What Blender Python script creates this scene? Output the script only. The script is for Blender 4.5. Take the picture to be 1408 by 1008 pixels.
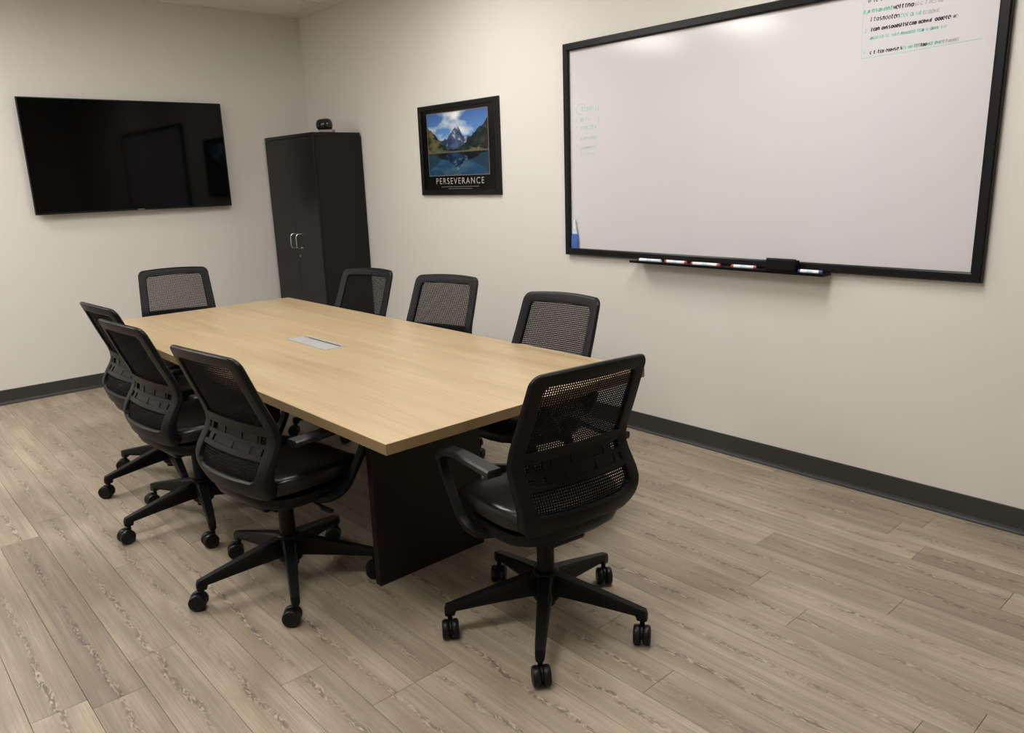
import bpy, bmesh, math, random
import numpy as np
from mathutils import Vector, Matrix, noise as mnoise

# ------------------------------------------------------------------ clear
for o in list(bpy.data.objects):
    bpy.data.objects.remove(o)
S = bpy.context.scene
C = S.collection
random.seed(7)
R = math.radians

# ------------------------------------------------------------------ camera
CAM_POS = Vector((6.6444, -3.5419, 1.5287))
YAW, PITCH, ROLL, FPX = 2.4142, -0.2424, -0.0337, 1057.6
f = Vector((math.cos(YAW) * math.cos(PITCH), math.sin(YAW) * math.cos(PITCH), math.sin(PITCH)))
r = f.cross(Vector((0, 0, 1))).normalized()
u = r.cross(f)
rr = math.cos(ROLL) * r + math.sin(ROLL) * u
uu = -math.sin(ROLL) * r + math.cos(ROLL) * u
cd = bpy.data.cameras.new('camera')
cd.sensor_fit = 'HORIZONTAL'
cd.sensor_width = 36.0
cd.lens = FPX / 1408.0 * 36.0
cd.clip_start = 0.02
cam = bpy.data.objects.new('camera', cd)
C.objects.link(cam)
cam.matrix_world = Matrix(((rr.x, uu.x, -f.x, CAM_POS.x), (rr.y, uu.y, -f.y, CAM_POS.y),
                           (rr.z, uu.z, -f.z, CAM_POS.z), (0, 0, 0, 1)))
S.camera = cam

# ------------------------------------------------------------------ world, exposure
w = bpy.data.worlds.new('world')
S.world = w
w.use_nodes = True
w.node_tree.nodes['Background'].inputs[0].default_value = (0.02, 0.02, 0.02, 1)
w.node_tree.nodes['Background'].inputs[1].default_value = 1.0
vs = S.view_settings
vs.view_transform = 'Standard'
vs.look = 'None'
vs.gamma = 1.0
vs.use_curve_mapping = False
vs.exposure = 0.13
LAMP = 21.5                       # radiance of the ceiling light lenses
LAMP_COL = (1.0, 0.985, 0.955)

# ------------------------------------------------------------------ room size
ROOM_X, ROOM_Y, ROOM_Z = 8.45, -4.75, 2.93
GX0, GY0, GP = 0.65, -0.14, 0.595   # ceiling grid
# light cells: (column index, first row index): each 1 column x 2 rows
LIGHT_CELLS = [(2, 6), (4, 6), (5, 2), (9, 2), (9, 5)]

# ------------------------------------------------------------------ material helpers
def new_mat(name):
    m = bpy.data.materials.new(name)
    m.use_nodes = True
    nt = m.node_tree
    return m, nt, nt.nodes['Principled BSDF']

def N(nt, t, **kw):
    n = nt.nodes.new(t)
    for k, v in kw.items():
        setattr(n, k, v)
    return n

def noise(nt, vec, scale, detail=3, rough=0.5, dist=0.0):
    n = N(nt, 'ShaderNodeTexNoise')
    n.inputs['Scale'].default_value = scale
    n.inputs['Detail'].default_value = detail
    n.inputs['Roughness'].default_value = rough
    n.inputs['Distortion'].default_value = dist
    if vec is not None:
        nt.links.new(vec, n.inputs['Vector'])
    return n.outputs['Fac']

def mapping(nt, vec, scale=(1, 1, 1), loc=(0, 0, 0)):
    m = N(nt, 'ShaderNodeMapping')
    m.inputs['Scale'].default_value = scale
    m.inputs['Location'].default_value = loc
    nt.links.new(vec, m.inputs['Vector'])
    return m.outputs['Vector']

def math_(nt, op, a, b=None, clamp=False):
    n = N(nt, 'ShaderNodeMath', operation=op)
    n.use_clamp = clamp
    for i, v in enumerate((a, b)):
        if v is None:
            continue
        if isinstance(v, (int, float)):
            n.inputs[i].default_value = v
        else:
            nt.links.new(v, n.inputs[i])
    return n.outputs[0]

def maprange(nt, v, a, b, c, d):
    n = N(nt, 'ShaderNodeMapRange')
    n.clamp = True
    nt.links.new(v, n.inputs[0])
    for i, x in enumerate((a, b, c, d)):
        n.inputs[i + 1].default_value = x
    return n.outputs[0]

def mixc(nt, fac, a, b, mode='MIX'):
    n = N(nt, 'ShaderNodeMix', data_type='RGBA', blend_type=mode)
    for inp, v in ((n.inputs['Factor'], fac), (n.inputs['A'], a), (n.inputs['B'], b)):
        if isinstance(v, (int, float)):
            inp.default_value = v
        elif isinstance(v, (tuple, list)):
            inp.default_value = (*v[:3], 1)
        else:
            nt.links.new(v, inp)
    return n.outputs['Result']

def bump(nt, h, strength, dist, bsdf):
    b = N(nt, 'ShaderNodeBump')
    b.inputs['Strength'].default_value = strength
    b.inputs['Distance'].default_value = dist
    nt.links.new(h, b.inputs['Height'])
    nt.links.new(b.outputs['Normal'], bsdf.inputs['Normal'])

def objco(nt):
    return N(nt, 'ShaderNodeTexCoord').outputs['Object']

def mat_simple(name, col, rough=0.5, metal=0.0, spec=0.5, var=0.06, vscale=6.0, bstr=0.0, bscale=200.0, bdist=0.001, coat=0.0):
    m, nt, b = new_mat(name)
    co = objco(nt)
    n = noise(nt, co, vscale, 4)
    dark = tuple(c * (1 - var) for c in col)
    lite = tuple(min(1, c * (1 + var)) for c in col)
    nt.links.new(mixc(nt, n, dark, lite), b.inputs['Base Color'])
    b.inputs['Roughness'].default_value = rough
    b.inputs['Metallic'].default_value = metal
    b.inputs['Specular IOR Level'].default_value = spec
    b.inputs['Coat Weight'].default_value = coat
    if bstr > 0:
        bump(nt, noise(nt, co, bscale, 3), bstr, bdist, b)
    return m

M = {}
M['wall'] = mat_simple('painted_wall', (0.635, 0.608, 0.565), 0.75, spec=0.25, var=0.02, vscale=1.5, bstr=0.25, bscale=220, bdist=0.0006)
M['tile'] = mat_simple('ceiling_tile', (0.72, 0.68, 0.61), 0.9, spec=0.1, var=0.05, vscale=40, bstr=0.4, bscale=120, bdist=0.002)
M['tbar'] = mat_simple('ceiling_bar', (0.68, 0.64, 0.57), 0.5, var=0.02)
M['rubber_base'] = mat_simple('rubber_baseboard', (0.034, 0.033, 0.032), 0.45, spec=0.4, var=0.1, vscale=3)
M['slab'] = mat_simple('floor_underlay', (0.05, 0.042, 0.033), 0.9, var=0.05)
M['black_plastic'] = mat_simple('black_plastic', (0.0048, 0.0048, 0.0050), 0.42, spec=0.16, var=0.12, vscale=8, bstr=0.15, bscale=500, bdist=0.0004)
M['arm_pad'] = mat_simple('soft_arm_pad', (0.009, 0.009, 0.0095), 0.36, spec=0.4, var=0.1, bstr=0.1, bscale=400, bdist=0.0004)
M['wheel'] = mat_simple('caster_wheel', (0.005, 0.005, 0.005), 0.4, spec=0.25, var=0.1)
M['thread'] = mat_simple('mesh_thread', (0.0045, 0.0045, 0.0048), 0.75, spec=0.1, var=0.1, vscale=60)
M['leather'] = mat_simple('black_leather', (0.0048, 0.0048, 0.005), 0.3, spec=0.38, var=0.12, vscale=10, bstr=0.35, bscale=45, bdist=0.0018)
M['chrome'] = mat_simple('chrome', (0.62, 0.62, 0.62), 0.18, metal=1.0, var=0.03)
M['steel'] = mat_simple('dull_steel', (0.45, 0.44, 0.42), 0.3, metal=1.0, var=0.05)
M['cabinet'] = mat_simple('black_laminate', (0.0062, 0.0064, 0.0060), 0.32, spec=0.26, var=0.12, vscale=3, bstr=0.12, bscale=260, bdist=0.0003)
M['espresso'] = mat_simple('espresso_laminate', (0.0125, 0.0082, 0.0060), 0.45, spec=0.22, var=0.25, vscale=9)
M['wb_frame'] = mat_simple('black_frame', (0.0045, 0.0045, 0.0047), 0.36, spec=0.22, var=0.1)
M['wb'] = mat_simple('whiteboard_enamel', (0.56, 0.539, 0.551), 0.13, spec=0.5, var=0.012, vscale=1.2)
M['tv_body'] = mat_simple('tv_bezel', (0.003, 0.003, 0.003), 0.35, spec=0.25, var=0.1)
M['tv_screen'] = mat_simple('tv_screen', (0.0012, 0.0012, 0.0013), 0.05, spec=0.13, var=0.05)
M['alu'] = mat_simple('brushed_aluminium', (0.50, 0.50, 0.50), 0.42, metal=0.55, var=0.06, vscale=20)
M['dark_slot'] = mat_simple('dark_slot', (0.03, 0.03, 0.032), 0.5, var=0.1)
M['pic_frame'] = mat_simple('black_picture_frame', (0.004, 0.004, 0.004), 0.3, spec=0.3, var=0.1)
M['pic_mat'] = mat_simple('black_poster_border', (0.004, 0.004, 0.004), 0.18, spec=0.35, var=0.05)
M['bronze'] = mat_simple('bronze_line', (0.12, 0.085, 0.06), 0.5, var=0.1)
M['silver_ink'] = mat_simple('silver_ink', (0.34, 0.32, 0.29), 0.5, var=0.15, vscale=120)
M['faint_ink'] = mat_simple('grey_ink', (0.12, 0.11, 0.10), 0.5, var=0.2, vscale=200)
M['ink_black'] = mat_simple('black_marker_ink', (0.03, 0.028, 0.035), 0.6, var=0.4, vscale=60)
M['ink_grey'] = mat_simple('faded_marker_ink', (0.34, 0.33, 0.34), 0.6, var=0.25, vscale=60)
M['ink_teal'] = mat_simple('teal_marker_ink', (0.13, 0.42, 0.34), 0.6, var=0.35, vscale=60)
M['ink_pale'] = mat_simple('pale_teal_marker_ink', (0.22, 0.47, 0.42), 0.6, var=0.15, vscale=60)
M['white_plastic'] = mat_simple('white_plastic', (0.74, 0.75, 0.76), 0.4, var=0.03)
M['blue_plastic'] = mat_simple('blue_plastic', (0.06, 0.13, 0.42), 0.35, var=0.25, vscale=60)
M['pale_plastic'] = mat_simple('pale_blue_plastic', (0.50, 0.62, 0.72), 0.3, var=0.15, vscale=50)
M['red_plastic'] = mat_simple('red_plastic', (0.45, 0.06, 0.05), 0.4, var=0.1)
M['green_plastic'] = mat_simple('green_plastic', (0.05, 0.27, 0.17), 0.4, var=0.1)
M['navy_plastic'] = mat_simple('navy_plastic', (0.04, 0.06, 0.18), 0.4, var=0.1)
M['felt'] = mat_simple('eraser_felt', (0.006, 0.006, 0.006), 0.8, spec=0.2, var=0.2, vscale=80, bstr=0.4, bscale=400, bdist=0.001)
M['gloss_black'] = mat_simple('glossy_black', (0.008, 0.008, 0.009), 0.12, var=0.1)
M['grey_plastic'] = mat_simple('grey_plastic', (0.22, 0.20, 0.185), 0.4, var=0.2, vscale=60)
M['lens_glass'] = mat_simple('camera_lens', (0.01, 0.012, 0.02), 0.05, spec=0.8, var=0.05)

# light lens
def mat_lamp():
    m, nt, b = new_mat('light_lens')
    co = objco(nt)
    n = noise(nt, co, 60, 2)
    b.inputs['Base Color'].default_value = (0.8, 0.8, 0.8, 1)
    nt.links.new(mixc(nt, n, tuple(c * 0.97 for c in LAMP_COL), LAMP_COL), b.inputs['Emission Color'])
    b.inputs['Emission Strength'].default_value = LAMP
    return m
M['lamp'] = mat_lamp()

# table oak, grain along X
def mat_oak(name='light_oak_laminate', tint=(1, 1, 1)):
    m, nt, b = new_mat(name)
    co = objco(nt)
    g1 = noise(nt, mapping(nt, co, (0.9, 16, 16)), 1.0, 4, 0.55, 0.4)
    g2 = noise(nt, mapping(nt, co, (3.0, 130, 130)), 1.0, 4, 0.6, 0.2)
    g3 = noise(nt, mapping(nt, co, (0.5, 4.5, 4.5), (3, 1, 0)), 1.0, 2, 0.5, 0.6)
    c = mixc(nt, maprange(nt, g1, 0.3, 0.7, 0, 1), (0.335, 0.240, 0.130), (0.445, 0.338, 0.203))
    c = mixc(nt, maprange(nt, g2, 0.42, 0.72, 0, 0.6), c, (0.275, 0.190, 0.100))
    c = mixc(nt, maprange(nt, g3, 0.40, 0.72, 0, 0.35), c, (0.50, 0.395, 0.250))
    c = mixc(nt, 1.0, c, tint, 'MULTIPLY')
    nt.links.new(c, b.inputs['Base Color'])
    b.inputs['Roughness'].default_value = 0.33
    b.inputs['Specular IOR Level'].default_value = 0.45
    bump(nt, g2, 0.08, 0.0006, b)
    return m
M['oak'] = mat_oak()
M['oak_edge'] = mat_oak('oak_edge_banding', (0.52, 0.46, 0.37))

# floor plank, local X along the plank, Y across
def mat_plank():
    m, nt, b = new_mat('vinyl_plank')
    co = objco(nt)
    info = N(nt, 'ShaderNodeObjectInfo')
    rnd = info.outputs['Random']
    off = N(nt, 'ShaderNodeCombineXYZ')
    nt.links.new(math_(nt, 'MULTIPLY', rnd, 57.0), off.inputs[0])
    nt.links.new(math_(nt, 'MULTIPLY', rnd, 91.0), off.inputs[2])
    add = N(nt, 'ShaderNodeVectorMath', operation='ADD')
    nt.links.new(co, add.inputs[0])
    nt.links.new(off.outputs[0], add.inputs[1])
    v = add.outputs[0]
    cloud = noise(nt, mapping(nt, v, (2.2, 9, 1)), 1.0, 3, 0.55, 0.5)
    grain = noise(nt, mapping(nt, v, (5.0, 190, 1)), 1.0, 4, 0.65, 0.1)
    band = noise(nt, mapping(nt, v, (1.1, 32, 1), (9, 3, 0)), 1.0, 3, 0.5, 0.5)
    lightc = (0.435, 0.365, 0.275)
    darkc = (0.215, 0.172, 0.128)
    grey = (0.235, 0.200, 0.166)
    c = mixc(nt, maprange(nt, cloud, 0.3, 0.7, 0, 1), (0.285, 0.228, 0.163), lightc)
    c = mixc(nt, maprange(nt, band, 0.48, 0.70, 0, 0.7), c, grey)
    c = mixc(nt, maprange(nt, grain, 0.42, 0.72, 0, 0.65), c, darkc)
    # per-plank tone
    tone = N(nt, 'ShaderNodeMapRange')
    nt.links.new(rnd, tone.inputs[0])
    tone.inputs[3].default_value = 0.82
    tone.inputs[4].default_value = 1.10
    tc = N(nt, 'ShaderNodeCombineXYZ')
    for i in range(3):
        nt.links.new(tone.outputs[0], tc.inputs[i])
    c = mixc(nt, 1.0, c, tc.outputs[0], 'MULTIPLY')
    # wandering heart-grain down the middle of each plank: dark and light flecks
    sx = N(nt, 'ShaderNodeSeparateXYZ')
    nt.links.new(co, sx.inputs[0])
    wob = noise(nt, mapping(nt, v, (6.0, 0.01, 1)), 1.0, 4, 0.6)
    wobs = math_(nt, 'MULTIPLY', math_(nt, 'SUBTRACT', wob, 0.5), 0.075)
    d = math_(nt, 'ABSOLUTE', math_(nt, 'SUBTRACT', sx.outputs[1], wobs))
    near = maprange(nt, d, 0.004, 0.015, 1, 0)
    presence = maprange(nt, noise(nt, mapping(nt, v, (2.6, 0.01, 1), (5, 5, 5)), 1.0, 2), 0.40, 0.58, 0.28, 1)
    near = math_(nt, 'MULTIPLY', near, presence)
    fl = noise(nt, mapping(nt, v, (26, 80, 1)), 1.0, 3, 0.55, 1.4)
    dk = math_(nt, 'MULTIPLY', near, maprange(nt, fl, 0.47, 0.58, 0, 0.85))
    lt = math_(nt, 'MULTIPLY', near, maprange(nt, fl, 0.38, 0.48, 0.65, 0))
    wide = maprange(nt, d, 0.0, 0.045, 0.40, 0)
    wide = math_(nt, 'MULTIPLY', wide, presence)
    c = mixc(nt, wide, c, (0.20, 0.155, 0.115))
    c = mixc(nt, dk, c, (0.115, 0.088, 0.066))
    c = mixc(nt, lt, c, (0.50, 0.42, 0.32))
    # a tinted plank keeps its own darker print
    att = N(nt, 'ShaderNodeAttribute', attribute_type='OBJECT', attribute_name='tint')
    c = mixc(nt, att.outputs['Fac'], c, mixc(nt, 1.0, c, (0.80, 0.78, 0.78), 'MULTIPLY'))
    nt.links.new(c, b.inputs['Base Color'])
    b.inputs['Roughness'].default_value = 0.42
    b.inputs['Specular IOR Level'].default_value = 0.35
    bump(nt, math_(nt, 'ADD', grain, fl), 0.12, 0.0006, b)
    return m
M['plank'] = mat_plank()

# ------------------------------------------------------------------ object helpers
def mesh_obj(name, bm_or_me, mat, parent=None, smooth=False, loc=None, rotz=None):
    if isinstance(bm_or_me, bmesh.types.BMesh):
        me = bpy.data.meshes.new(name)
        bmesh.ops.recalc_face_normals(bm_or_me, faces=bm_or_me.faces[:])
        if smooth:
            for fc in bm_or_me.faces:
                fc.smooth = True
            for e in bm_or_me.edges:
                if len(e.link_faces) == 2 and e.calc_face_angle(0) > R(38):
                    e.smooth = False
        bm_or_me.to_mesh(me)
        bm_or_me.free()
    else:
        me = bm_or_me
    if mat is not None and len(me.materials) == 0:
        me.materials.append(M[mat] if isinstance(mat, str) else mat)
    o = bpy.data.objects.new(name, me)
    C.objects.link(o)
    if parent is not None:
        o.parent = parent
    if loc is not None:
        o.location = loc
    if rotz is not None:
        o.rotation_euler = (0, 0, rotz)
    return o

def as_mesh(name, bm, mat, smooth=False):
    o = mesh_obj(name, bm, mat, smooth=smooth)
    me = o.data
    bpy.data.objects.remove(o)
    return me

def thing(name, label, cat, loc=(0, 0, 0), rotz=0.0, group=None):
    o = bpy.data.objects.new(name, None)
    C.objects.link(o)
    o.empty_display_size = 0.1
    o.location = loc
    o.rotation_euler = (0, 0, rotz)
    return tag(o, label, cat, group)

def tag(o, label, cat, group=None):
    o['label'] = label
    o['category'] = cat
    if group:
        o['group'] = group
    return o

def struct(name, bm, mat, smooth=False):
    o = mesh_obj(name, bm, mat, smooth=smooth)
    o['kind'] = 'structure'
    return o

def box(bm, x0, x1, y0, y1, z0, z1, bev=0.0, seg=2):
    res = bmesh.ops.create_cube(bm, size=1.0)
    vs_ = res['verts']
    for v in vs_:
        v.co = Vector(((x0 + x1) / 2 + v.co.x * (x1 - x0), (y0 + y1) / 2 + v.co.y * (y1 - y0), (z0 + z1) / 2 + v.co.z * (z1 - z0)))
    if bev > 0:
        ed = list({e for v in vs_ for e in v.link_edges})
        bmesh.ops.bevel(bm, geom=ed, offset=bev, segments=seg, profile=0.5, affect='EDGES')
    return bm

def B():
    return bmesh.new()

def bx(*a, **k):
    return box(B(), *a, **k)

def rings(bm, loops, closed=True, cap=True):
    """skin a list of equal-length vertex loops"""
    vl = [[bm.verts.new(p) for p in lp] for lp in loops]
    n = len(vl[0])
    for a, b in zip(vl[:-1], vl[1:]):
        for i in range(n if closed else n - 1):
            j = (i + 1) % n
            bm.faces.new((a[i], a[j], b[j], b[i]))
    if cap:
        bm.faces.new(list(reversed(vl[0])))
        bm.faces.new(vl[-1])
    return vl

def tube(bm, pts, rad, n=10, cap=True):
    pts = [Vector(p) for p in pts]
    loops = []
    ref = Vector((0, 0, 1))
    for i, p in enumerate(pts):
        t = (pts[min(i + 1, len(pts) - 1)] - pts[max(i - 1, 0)]).normalized()
        if abs(t.dot(ref)) > 0.95:
            ref = Vector((1, 0, 0)) if abs(t.x) < 0.9 else Vector((0, 1, 0))
        a = t.cross(ref).normalized()
        b = t.cross(a).normalized()
        rd = rad[i] if isinstance(rad, (list, tuple)) else rad
        loops.append([p + rd * (math.cos(2 * math.pi * k / n) * a + math.sin(2 * math.pi * k / n) * b) for k in range(n)])
    rings(bm, loops, cap=cap)
    return bm

def lathe(bm, prof, n=20, axis='Z', org=(0, 0, 0)):
    org = Vector(org)
    loops = []
    for rd, h in prof:
        lp = []
        for k in range(n):
            a = 2 * math.pi * k / n
            p = (rd * math.cos(a), rd * math.sin(a), h)
            if axis == 'X':
                p = (h, rd * math.cos(a), rd * math.sin(a))
            elif axis == 'Y':
                p = (rd * math.sin(a), h, rd * math.cos(a))
            lp.append(org + Vector(p))
        loops.append(lp)
    rings(bm, loops)
    return bm

# ------------------------------------------------------------------ room shell
T = 0.12
floor = struct('floor', bx(-T, ROOM_X + T, ROOM_Y - T, T, -0.10, -0.0075), 'slab')
struct('wall_back', bx(-T, 0, ROOM_Y - T, T, 0, 3.2), 'wall')
struct('wall_right', bx(0, ROOM_X, 0, T, 0, 3.2), 'wall')
struct('wall_left', bx(0, ROOM_X, ROOM_Y - T, ROOM_Y, 0, 3.2), 'wall')
struct('wall_front', bx(ROOM_X, ROOM_X + T, ROOM_Y - T, T, 0, 3.2), 'wall')

# planks: rows run along X, 0.155 m wide
PW = 0.155
y_top = -0.38 + 2 * PW
row_y = []
yy = y_top + PW
while yy > ROOM_Y:
    row_y.append(yy)
    yy -= PW
PL = 1.5
known = {}            # row index -> a joint x read from the photograph
def row_of(y):
    return min(range(len(row_y)), key=lambda i: abs((row_y[i] - PW / 2) - y))
for jx, jy in ((5.11, -.787), (5.61, -.45), (5.50, -1.236), (5.97, -.65), (6.12, -1.40), (2.76, -3.03), (4.09, -2.90), (3.30, -3.25), (4.85, -2.75), (4.2, -3.2)):
    known[row_of(jy)] = jx
dark_planks = {(row_of(-.787), 5.11), (row_of(-.45), 5.61), (row_of(-3.03), 2.76), (row_of(-1.236), 4.28)}
rng = random.Random(21)
plank_cache = {}
def plank_mesh(L, W_):
    key = (round(L, 3), round(W_, 3))
    if key not in plank_cache:
        bm = B()
        g = 0.0005
        box(bm, g, L - g, -W_ / 2 + g, W_ / 2 - g, -0.0075, 0.0)
        top = [e for e in bm.edges if all(abs(v.co.z) < 1e-6 for v in e.verts)]
        bmesh.ops.bevel(bm, geom=top, offset=0.0008, segments=1, affect='EDGES')
        plank_cache[key] = as_mesh('plank', bm, 'plank')
    return plank_cache[key]
for i, ytop in enumerate(row_y):
    yt = min(ytop, 0.0)
    yb = max(ytop - PW, ROOM_Y)
    if yt - yb < 0.01:
        continue
    ph = known.get(i, rng.uniform(0, PL)) % PL
    xs = [0.0]
    x = ph
    while x < ROOM_X:
        if x - xs[-1] > 0.06:
            xs.append(x)
        x += PL
    xs.append(ROOM_X)
    for a, b_ in zip(xs[:-1], xs[1:]):
        o = mesh_obj('plank', plank_mesh(b_ - a, yt - yb), None, floor, loc=(a, (yt + yb) / 2, 0))
        o['tint'] = 1.0 if any(rw == i and abs(a - jx) < 0.02 for rw, jx in dark_planks) else 0.0

# ceiling: slab, T-bars, tiles, lights
ceil = struct('ceiling', bx(-T, ROOM_X + T, ROOM_Y - T, T, ROOM_Z + 0.03, ROOM_Z + 0.15), 'tile')
gx = [0.0] + [GX0 + GP * k for k in range(40) if GX0 + GP * k < ROOM_X - 0.05] + [ROOM_X]
gx = [0.0, GX0 - GP] + gx[1:]
gy = [0.0] + [GY0 - GP * k for k in range(40) if GY0 - GP * k > ROOM_Y + 0.05] + [ROOM_Y]
# cell (i, j): gx[i]..gx[i+1], gy[j]..gy[j+1]
lit = set()
for ci, rj in LIGHT_CELLS:
    lit.add((ci, rj)); lit.add((ci, rj + 1))
tile_cache = {}
for i in range(len(gx) - 1):
    for j in range(len(gy) - 1):
        if (i, j) in lit:
            continue
        sx_, sy_ = gx[i + 1] - gx[i], gy[j] - gy[j + 1]
        key = (round(sx_, 3), round(sy_, 3))
        if key not in tile_cache:
            tile_cache[key] = as_mesh('ceiling_tile', bx(-sx_ / 2 + .002, sx_ / 2 - .002, -sy_ / 2 + .002, sy_ / 2 - .002, 0.003, 0.03), 'tile')
        mesh_obj('ceiling_tile', tile_cache[key], None, ceil, loc=((gx[i] + gx[i + 1]) / 2, (gy[j] + gy[j + 1]) / 2, ROOM_Z))
bw = 0.012
for xx in gx[1:-1]:
    segs = [gy[0]]
    bm = B()
    for j in range(len(gy) - 1):
        box(bm, xx - bw, xx + bw, gy[j + 1], gy[j], ROOM_Z - 0.001, ROOM_Z + 0.004)
    mesh_obj('ceiling_bar', bm, 'tbar', ceil)
for j in range(1, len(gy) - 1):
    bm = B()
    for i in range(len(gx) - 1):
        if (i, j - 1) in lit and (i, j) in lit:
            continue
        box(bm, gx[i] + bw, gx[i + 1] - bw, gy[j] - bw, gy[j] + bw, ROOM_Z - 0.001, ROOM_Z + 0.004)
    mesh_obj('ceiling_bar', bm, 'tbar', ceil)
for ci, rj in LIGHT_CELLS:
    x0, x1 = gx[ci], gx[ci + 1]
    y1, y0 = gy[rj], gy[rj + 2]
    t = thing('ceiling_light', 'recessed rectangular ceiling light panel set among the ceiling tiles', 'light', ((x0 + x1) / 2, (y0 + y1) / 2, ROOM_Z + 0.004), 0, 'recessed ceiling lights')
    hx, hy = (x1 - x0) / 2 - 0.013, (y1 - y0) / 2 - 0.013
    bm = B()
    for a in ((-hx, hx, -hy, -hy + .025), (-hx, hx, hy - .025, hy), (-hx, -hx + .025, -hy + .025, hy - .025), (hx - .025, hx, -hy + .025, hy - .025)):
        box(bm, a[0], a[1], a[2], a[3], 0.0, 0.02)
    mesh_obj('trim_frame', bm, 'tbar', t)
    mesh_obj('diffuser', bx(-hx + .025, hx - .025, -hy + .025, hy - .025, 0.008, 0.016), 'lamp', t)

# baseboards: rubber cove base with a small toe
def baseboard(name, p0, p1, nrm):
    p0, p1, nrm = Vector(p0), Vector(p1), Vector(nrm)
    prof = [(0, 0.111), (0.003, 0.111), (0.0045, 0.108), (0.0045, 0.022), (0.008, 0.012), (0.017, 0.006), (0.018, 0.0), (0, 0)]
    bm = B()
    rings(bm, [[p + nrm * d + Vector((0, 0, h)) for d, h in prof] for p in (p0, p1)])
    return struct(name, bm, 'rubber_base')
baseboard('baseboard_back', (0, ROOM_Y, 0), (0, 0, 0), (1, 0, 0))
baseboard('baseboard_right', (0.02, 0, 0), (ROOM_X, 0, 0), (0, -1, 0))
baseboard('baseboard_left', (0.02, ROOM_Y, 0), (ROOM_X, ROOM_Y, 0), (0, 1, 0))
baseboard('baseboard_front', (ROOM_X, ROOM_Y + .02, 0), (ROOM_X, -.02, 0), (-1, 0, 0))

# ------------------------------------------------------------------ conference table
TX0, TX1, TY0, TY1, TZ, TT = 1.50, 4.705, -2.347, -1.082, 0.74, 0.037
tb = thing('conference_table', 'long light oak conference table on dark espresso slab legs', 'table', ((TX0 + TX1) / 2, (TY0 + TY1) / 2, 0))
lx, ly = (TX1 - TX0) / 2, (TY1 - TY0) / 2
tt = mesh_obj('tabletop', bx(-lx + .001, lx - .001, -ly + .001, ly - .001, TZ - TT, TZ, bev=0.0012), 'oak', tb)
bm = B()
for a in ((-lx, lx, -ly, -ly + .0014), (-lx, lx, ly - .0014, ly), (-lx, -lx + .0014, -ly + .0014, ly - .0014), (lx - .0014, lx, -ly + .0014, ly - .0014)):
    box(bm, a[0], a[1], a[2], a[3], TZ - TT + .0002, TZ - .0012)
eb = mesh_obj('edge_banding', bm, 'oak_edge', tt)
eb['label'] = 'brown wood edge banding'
def wpart(name, bm, mat, parent, **k):
    """geometry given in world coordinates, stored under a parent that is only translated"""
    o = mesh_obj(name, bm, mat, None, **k)
    o.data.transform(Matrix.Translation(-parent.location))
    o.parent = parent
    return o
pl = wpart('panel_leg', bx(4.240, 4.274, -2.150, -1.625, 0, TZ - TT, bev=0.002), 'espresso', tb)
pl['label'] = 'dark espresso slab leg'
wpart('panel_leg', bx(1.935, 1.98, -1.98, -1.45, 0, TZ - TT, bev=0.002), 'espresso', tb)
wpart('stretcher', bx(1.98, 4.240, -1.86, -1.83, 0.42, TZ - TT, bev=0.002), 'espresso', tb)

# power box set in the table top
pbx = thing('power_box', 'brushed aluminium cable box set into the oak tabletop', 'power box', (3.125, -1.735, TZ))
bm = B()
for a in ((-.2, .2, -.06, -.054), (-.2, .2, .054, .06), (-.2, -.194, -.054, .054), (.194, .2, -.054, .054)):
    box(bm, a[0], a[1], a[2], a[3], 0.0, 0.0035, bev=0.0006, seg=1)
mesh_obj('trim_ring', bm, 'alu', pbx)
mesh_obj('lid', bx(-.192, .192, -.052, .028, 0.0005, 0.0032, bev=0.0006, seg=1), 'alu', pbx)
mesh_obj('cable_slot', bx(-.150, .175, .030, .043, 0.0, 0.001), 'dark_slot', pbx)
mesh_obj('rear_strip', bx(-.192, .192, .0445, .0525, 0.0, 0.0032, bev=0.0005, seg=1), 'alu', pbx)

# ------------------------------------------------------------------ office chair meshes (local: +Y forward, X right, origin on the floor under the column)
def smooth_table(pts, k=9):
    z = np.array([p[0] for p in pts]); v = np.array([p[1] for p in pts])
    zz = np.linspace(z[0], z[-1], 241)
    vv = np.interp(zz, z, v)
    for _ in range(2):
        pad = np.pad(vv, k, mode='reflect', reflect_type='odd')
        vv = np.convolve(pad, np.ones(2 * k + 1) / (2 * k + 1), 'valid')
    return lambda q: float(np.interp(q, zz, vv))
P_edge = smooth_table([(.38, -.12), (.44, -.155), (.48, -.180), (.545, -.196), (.60, -.172), (.66, -.134), (.72, -.146), (.80, -.182), (.90, -.222), (1.0, -.262)], 8)
W_half = smooth_table([(.38, .18), (.43, .208), (.48, .232), (.56, .246), (.66, .240), (.75, .236), (.9, .228), (1.0, .222)], 8)
def bow(z):
    return 0.022 + max(0, min(1, (0.62 - z) / 0.16)) * 0.022
def back_pt(un, z, d=0.0):
    """un in -1..1 across, d offset to the rear"""
    wv = W_half(z)
    y = P_edge(z) - bow(z) * (1 - un * un) - d
    return Vector((un * wv, y, z))

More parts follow.
